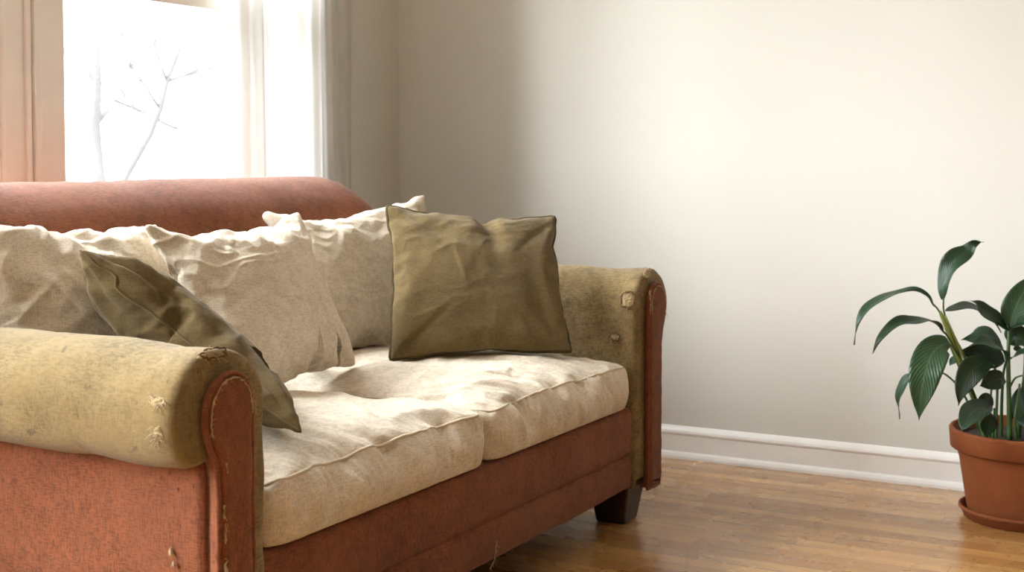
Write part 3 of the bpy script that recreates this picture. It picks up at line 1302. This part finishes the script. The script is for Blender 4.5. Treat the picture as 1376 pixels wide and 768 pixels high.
simA = pillow_mesh(44, 3, .2, 15, -.05, 1)
simB = pillow_mesh(44, 2.2, .06, 14, -.04, 2)
simC = pillow_mesh(44, 1.7, .04, 12, -.05, 3)
simD = pillow_mesh(44, 1.7, .3, 30, -.02, 4)
simE = pillow_mesh(44, 3.0, .2, 20, -.03, 5)
GL, GO = 'linen back pillows', 'olive throw pillows'
place_pillow('back_pillow', [(1.70, 1.97, .46), (2.33, 1.97, .44), at_y(211, 300, 2.10), at_y(-95, 284, 2.10)], simA, LINEN, 0.64,
             'slouching linen pillow behind the near arm, leftmost of the back pillows', 'pillow', GL, 11, sag=.0)
place_pillow('back_pillow', [(2.60, 2.03, .45), (3.16, 2.02, .45), at_y(571, 260, 2.07), at_y(356, 288, 2.17)], simC, LINEN, 0.66,
             'linen pillow with a pulled-up corner, squeezed behind the upright olive pillow', 'pillow', GL, 12, sag=.02)
place_pillow('back_pillow', [(2.10, 1.74, .46), at_z(477, 490, .468), at_y(401, 285, 2.00), at_y(194, 303, 1.97)], simB, LINEN, 0.66,
             'linen pillow leaning in the middle, overlapping its two neighbours', 'pillow', GL, 13, sag=.02)
place_pillow('throw_pillow', [at_z(523, 484, .472), at_z(769, 474, .472), at(746, 291, 3.60), at(519, 276, 3.50)], simD, OLIVE, 0.95,
             'olive throw pillow standing upright against the far arm', 'pillow', GO, 14, pipe=(.0040, OPIPE), sag=.01, wr=.45, extra=karate)
C1, C2 = at(97, 329, 2.43), at(413, 587, 2.335)
place_pillow('throw_pillow', [C2, C2 + V((.27, .30, .015)), C1 + V((.20, .13, -.10)), C1], simE, OLIVE, 0.64,
             'olive throw pillow slumped over the near arm with its seam edge outward', 'pillow', GO, 15, pipe=(.0026, OLIVE), wr=.9, extra=gather)

# ------------------------------------------------------------------ plant
PC = at_z(1376, 696, 0.0)
PC.z = 0
bm = bmesh.new()


def lathe(bm, prof, c, seg=96):
    rings = []
    for r, z in prof:
        rings.append([V((c.x + r * math.cos(2 * math.pi * i / seg), c.y + r * math.sin(2 * math.pi * i / seg), c.z + z)) for i in range(seg)])
    loft(bm, rings)


lathe(bm, [(.02, .0), (.148, .0), (.153, .003), (.160, .020), (.163, .0225), (.166, .025), (.1665, .031), (.164, .0335), (.160, .033), (.156, .028), (.150, .010), (.02, .009)], PC)
tag(obj('plant_saucer', bm, CLAY), 'round terracotta saucer under the flower pot on the wood floor', 'saucer')
plant = empty('potted_plant', (PC.x, PC.y, 0.0095), 'leafy green peace lily in a terracotta pot by the white wall', 'plant')
bm = bmesh.new()
lathe(bm, [(.03, .0115), (.138, .0115), (.142, .014), (.146, .03), (.166, .155), (.1725, .181), (.174, .184), (.186, .1855), (.1895, .188),
           (.1925, .23), (.193, .236), (.190, .2405), (.185, .241), (.181, .238), (.178, .20), (.172, .195), (.02, .19)], PC)
obj('flower_pot', bm, CLAY, plant)
bm = bmesh.new()
seg = 48
prev = None
cen = bm.verts.new((PC.x, PC.y, .215))
for r in range(1, 13):
    row = []
    for i in range(seg):
        a = 2 * math.pi * i / seg
        rad = .180 * r / 12
        x, y = PC.x + rad * math.cos(a), PC.y + rad * math.sin(a)
        row.append(bm.verts.new((x, y, .212 + .006 * noise.noise(V((x * 40, y * 40, 0))))))
    for i in range(seg):
        if prev is None:
            bm.faces.new((cen, row[i], row[(i + 1) % seg]))
        else:
            bm.faces.new((prev[i], row[i], row[(i + 1) % seg], prev[(i + 1) % seg]))
    prev = row
obj('soil', bm, SOIL, plant)

D0 = (PC - CAM).dot(FW)      # distance of the pot axis ahead of the camera


def leaf(pts, width, face, mat=LEAF, fold=.25, peak=.4, wave=.04, twist=0.0, n=30, seed=0):
    """pts: (u, v, offset from the pot axis); face: direction the upper side looks to; width in metres"""
    P = catmull([at(u, v, D0 + d) for u, v, d in pts], n)
    bm = bmesh.new()
    uvl = bm.loops.layers.uv.new('UVMap')
    face = V(face).normalized()
    m_ = 10
    rows = []
    for i, p in enumerate(P):
        t = i / (n - 1)
        tg = (P[min(i + 1, n - 1)] - P[max(i - 1, 0)]).normalized()
        f2 = face.copy()
        f2.rotate(Matrix.Rotation(twist * (t - .3), 3, tg))
        s = tg.cross(f2)
        if s.length < .05:
            s = tg.orthogonal()
        s.normalize()
        nn_ = s.cross(tg).normalized()
        if t < peak:
            w = math.sin(math.pi / 2 * t / peak) ** .75
        else:
            w = math.cos(math.pi / 2 * (t - peak) / (1 - peak)) ** 1.3 if t < 1 else 0.0
        w = max(w, .015) * width / 2
        row = []
        for j in range(m_ + 1):
            q = -1 + 2 * j / m_
            off = nn_ * (abs(q) ** 1.4 * w * fold + wave * width * abs(q) ** 2 * math.sin(t * 13 + seed * 2 + (1.3 if q > 0 else 0)))
            row.append((bm.verts.new(p + s * q * w + off), q * .5 + .5, t))
        rows.append(row)
    for a, b in zip(rows, rows[1:]):
        for j in range(m_):
            qs = (a[j], a[j + 1], b[j + 1], b[j])
            f = bm.faces.new([x[0] for x in qs])
            for lp, x in zip(f.loops, qs):
                lp[uvl].uv = (x[1], x[2])
    o = obj('leaf', bm, mat, plant)
    md = o.modifiers.new('thickness', 'SOLIDIFY')
    md.thickness = .0008
    return o


def stem(pts, r0, r1, mat=STEM, name='stem', n=22):
    P = catmull([at(u, v, D0 + d) for u, v, d in pts], n)
    bm = bmesh.new()
    tube(bm, P, [r0 + (r1 - r0) * i / (n - 1) for i in range(n)], 10)
    return obj(name, bm, mat, plant)


B = -FW                       # towards the camera
U = V((0, 0, 1))
L = -RT
# main cane and its leaves
stem([(1324, 590, 0), (1316, 556, .0), (1303, 520, -.01), (1291, 492, -.02), (1278, 462, -.02)], .0085, .007)
stem([(1296, 500, -.02), (1284, 470, -.025), (1272, 440, -.03), (1263, 418, -.03)], .009, .0045, SHEATH, 'leaf_sheath')
stem([(1306, 498, -.03), (1294, 476, -.035), (1282, 452, -.03), (1270, 424, -.03)], .006, .003, SHEATH, 'leaf_sheath')
stem([(1283, 462, -.03), (1273, 436, -.03), (1268, 415, -.02), (1268, 400, -.02)], .0035, .002)
leaf([(1268, 402, -.02), (1267, 385, -.02), (1275, 363, -.015), (1286, 347, -.01), (1299, 337, 0), (1308, 327, .0), (1321, 325, .01)],
     .054, B * .6 + L * .7 + U * .2, LEAF, .35, .42, .13, 1.3, seed=1)
stem([(1274, 440, -.03), (1262, 418, -.03), (1255, 409, -.03)], .003, .002)
leaf([(1256, 411, -.03), (1247, 399, -.03), (1230, 391, -.03), (1212, 393, -.03), (1192, 398, -.05), (1170, 412, -.07), (1157, 430, -.08), (1150, 448, -.08), (1147, 463, -.08)],
     .044, U + B * .16, LEAF, .3, .5, .09, .7, seed=2)
stem([(1284, 470, -.03), (1272, 450, -.035), (1264, 442, -.04)], .003, .002)
leaf([(1268, 448, -.04), (1258, 436, -.05), (1243, 430, -.06), (1225, 432, -.07), (1208, 435, -.08), (1192, 444, -.09), (1180, 457, -.10), (1173, 475, -.10)],
     .046, U + B * .22, LEAF, .3, .42, .10, -.6, seed=3)
leaf([(1270, 418, -.02), (1284, 414, -.01), (1300, 413, 0), (1318, 419, .02), (1333, 430, .03), (1345, 447, .04)],
     .048, U + B * .4, LEAF, .25, .5, .05, .2, seed=4)
leaf([(1357, 443, .02), (1345, 434, 0), (1332, 424, -.01), (1320, 415, -.01), (1312, 407, -.01), (1304, 403, -.01)],
     .055, U * .9 + B * .8, LEAF, .22, .35, .05, 0, seed=5)
leaf([(1356, 440, .02), (1360, 425, .02), (1367, 408, .02), (1377, 390, .03), (1388, 374, .03), (1396, 352, .04)],
     .072, B + L * .4, LEAFB, .2, .35, .03, 0, seed=6)
leaf([(1357, 442, .02), (1366, 435, .0), (1378, 431, -.01), (1392, 433, -.02), (1404, 446, -.03)], .06, U + B * .5, LEAF, .2, .4, .04, 0, seed=7)
# large hanging leaf
stem([(1288, 478, -.03), (1282, 468, -.05), (1275, 462, -.07)], .003, .002)
leaf([(1278, 463, -.07), (1266, 463, -.08), (1253, 475, -.10), (1244, 497, -.12), (1239, 523, -.125), (1236, 545, -.125), (1235, 565, -.12)],
     .086, B * .9 + L * .3 + U * .3, LEAFB, .16, .42, .03, -.25, seed=8)
# narrow leaf drooping at the left with a long stalk
stem([(1318, 580, .03), (1304, 547, .03), (1290, 522, .03), (1276, 507, .03), (1262, 499, .02), (1240, 497, .0), (1226, 503, -.02)], .0032, .002)
leaf([(1228, 501, -.02), (1219, 511, -.02), (1213, 521, -.02), (1209, 535, -.02), (1208, 548, -.02), (1209, 563, -.02)],
     .04, L + B * .3 + U * .2, LEAF, .3, .3, .06, .6, seed=9)
# inner leaves
leaf([(1333, 487, -.03), (1321, 488, -.05), (1308, 496, -.07), (1298, 511, -.08), (1291, 528, -.085), (1288, 545, -.085)],
     0.066, B + L * .3 + U * .4, LEAF, .2, .42, .05, 0, seed=10)
leaf([(1353, 487, -.01), (1346, 470, -.03), (1334, 462, -.05), (1320, 460, -.06), (1304, 464, -.07)], .075, U + B * .55, LEAF, .18, .42, .04, 0, seed=11)
leaf([(1350, 486, .02), (1336, 480, .01), (1320, 476, 0), (1304, 474, -.01), (1289, 470, -.02)], .075, B + U * .5, LEAF, .2, .45, .04, 0, seed=12)
leaf([(1345, 470, .05), (1336, 457, .05), (1324, 452, .05), (1310, 455, .05), (1291, 457, .05)], .07, B * .6 + U, LEAF, .2, .5, .05, 0, seed=13)
leaf([(1352, 512, -.03), (1344, 509, -.04), (1333, 512, -.05), (1324, 516, -.06), (1316, 518, -.06)], .055, B + U * .6, LEAF, .2, .45, .04, 0, seed=14)
leaf([(1334, 546, -.06), (1322, 546, -.09), (1310, 551, -.12), (1301, 561, -.15), (1295, 572, -.175), (1292, 579, -.18)], 0.062, B * .8 + U * .9, LEAF, .2, .4, .05, 0, seed=15)
leaf([(1334, 545, -.04), (1328, 537, -.05), (1320, 538, -.06), (1312, 547, -.06)], 0.034, B + U * .5, LEAF, .2, .45, .04, 0, seed=16)
leaf([(1326, 586, -.08), (1328, 572, -.09), (1331, 562, -.1), (1332, 554, -.1)], .045, B + L * .2, LEAF, .2, .45, .04, 0, seed=17)
leaf([(1358, 482, .0), (1368, 476, -.02), (1380, 474, -.04), (1392, 480, -.06)], .05, U + B * .5, LEAF, .2, .45, .04, 0, seed=18)
leaf([(1370, 520, .02), (1374, 545, .0), (1380, 565, -.03), (1384, 582, -.05)], .07, B + L * .5, LEAF, .2, .4, .04, 0, seed=19)
leaf([(1356, 462, .03), (1363, 455, .03), (1372, 456, .02), (1384, 468, .01)], .075, U * .5 + B, LEAF, .2, .45, .04, 0, seed=20)
leaf([(1287, 481, .0), (1283, 482, .0), (1279, 487, .0), (1276, 491, .0)], .022, U + B * .5, LEAF, .2, .45, .04, 0, seed=21)
leaf([(1378, 440, .08), (1388, 415, .09), (1402, 395, .10), (1420, 388, .10)], .09, B + U, LEAF, .2, .45, .04, 0, seed=22)
leaf([(1390, 490, .0), (1408, 470, -.02), (1430, 470, -.05), (1450, 490, -.08)], .09, B + U, LEAF, .2, .45, .04, 0, seed=23)
# upright stalks at the right
stem([(1357, 590, -.01), (1356, 545, -.01), (1355, 500, 0), (1355, 470, .01), (1356, 440, .02)], .0075, .0045)
stem([(1345, 590, .03), (1346, 545, .03), (1348, 505, .02), (1352, 484, 0)], .005, .003)
stem([(1338, 590, .0), (1339, 555, .0), (1340, 520, .0), (1336, 490, -.02)], .0045, .003)
stem([(1330, 590, .04), (1330, 560, .04), (1332, 525, .03), (1338, 492, .03)], .004, .0025)
stem([(1368, 590, .02), (1372, 545, .02), (1377, 500, .02), (1378, 450, .06)], .007, .004)
stem([(1366, 590, -.04), (1364, 560, -.04), (1369, 530, -.02), (1370, 516, .02)], .0045, .003)
stem([(1334, 588, -.03), (1336, 566, -.04), (1336, 548, -.05)], .0035, .0025)
stem([(1357, 520, -.01), (1364, 508, -.02), (1374, 504, -.02)], .003, .002)
stem([(1380, 590, .0), (1386, 545, .0), (1390, 490, .0)], .006, .003)

# ------------------------------------------------------------------ light
SKY_BASE, SKY_ZENITH, SKY_GLOW = 12.0, 25.0, 31.0
w = bpy.data.worlds.new('overcast_sky')
SC.world = w
w.use_nodes = True
wt = w.node_tree
bg = wt.nodes['Background']
tc = wt.nodes.new('ShaderNodeTexCoord')                 # overcast: brighter overhead and around the veiled sun
sxyz = wt.nodes.new('ShaderNodeSeparateXYZ')
wt.links.new(tc.outputs['Generated'], sxyz.inputs[0])
dt = wt.nodes.new('ShaderNodeVectorMath')
dt.operation = 'DOT_PRODUCT'
dt.inputs[1].default_value = V((-0.76, 0.40, 0.50)).normalized()
wt.links.new(tc.outputs['Generated'], dt.inputs[0])


def wmath(op, a, b):
    x = wt.nodes.new('ShaderNodeMath')
    x.operation = op
    for s_, val in zip(x.inputs, (a, b)):
        if hasattr(val, 'links'):
            wt.links.new(val, s_)
        else:
            s_.default_value = val
    return x.outputs[0]


zen = wmath('ADD', wmath('MULTIPLY', wmath('MAXIMUM', sxyz.outputs['Z'], 0.0), SKY_ZENITH), SKY_BASE)
glow = wmath('MULTIPLY', wmath('POWER', wmath('MAXIMUM', dt.outputs['Value'], 0.0), 3.0), SKY_GLOW)
wt.links.new(wmath('ADD', zen, glow), bg.inputs['Strength'])
bg.inputs['Color'].default_value = (0.92, 0.965, 1.0, 1)


def portal(name, loc, sx, sy, rot):
    ld = bpy.data.lights.new(name, 'AREA')
    ld.shape = 'RECTANGLE'
    ld.size, ld.size_y = sx, sy
    ld.cycles.is_portal = True
    o = bpy.data.objects.new(name, ld)
    COL.objects.link(o)
    o.location = loc
    o.rotation_euler = rot
    return o


for i, (a, b) in enumerate(OPEN):
    portal('sky_portal', ((a + b) / 2, YW + TH + .01, (ZS + ZH) / 2), b - a, ZH - ZS, (R(-90), 0, 0))
SC.view_settings.view_transform = 'Standard'
SC.view_settings.look = 'None'
SC.view_settings.exposure = -0.45
SC.view_settings.gamma = 1.0
SC.view_settings.use_curve_mapping = False
SC.cycles.use_denoising = True
SC.cycles.max_bounces = 14
SC.cycles.diffuse_bounces = 8
SC.cycles.transparent_max_bounces = 16
SC.cycles.sample_clamp_indirect = 8
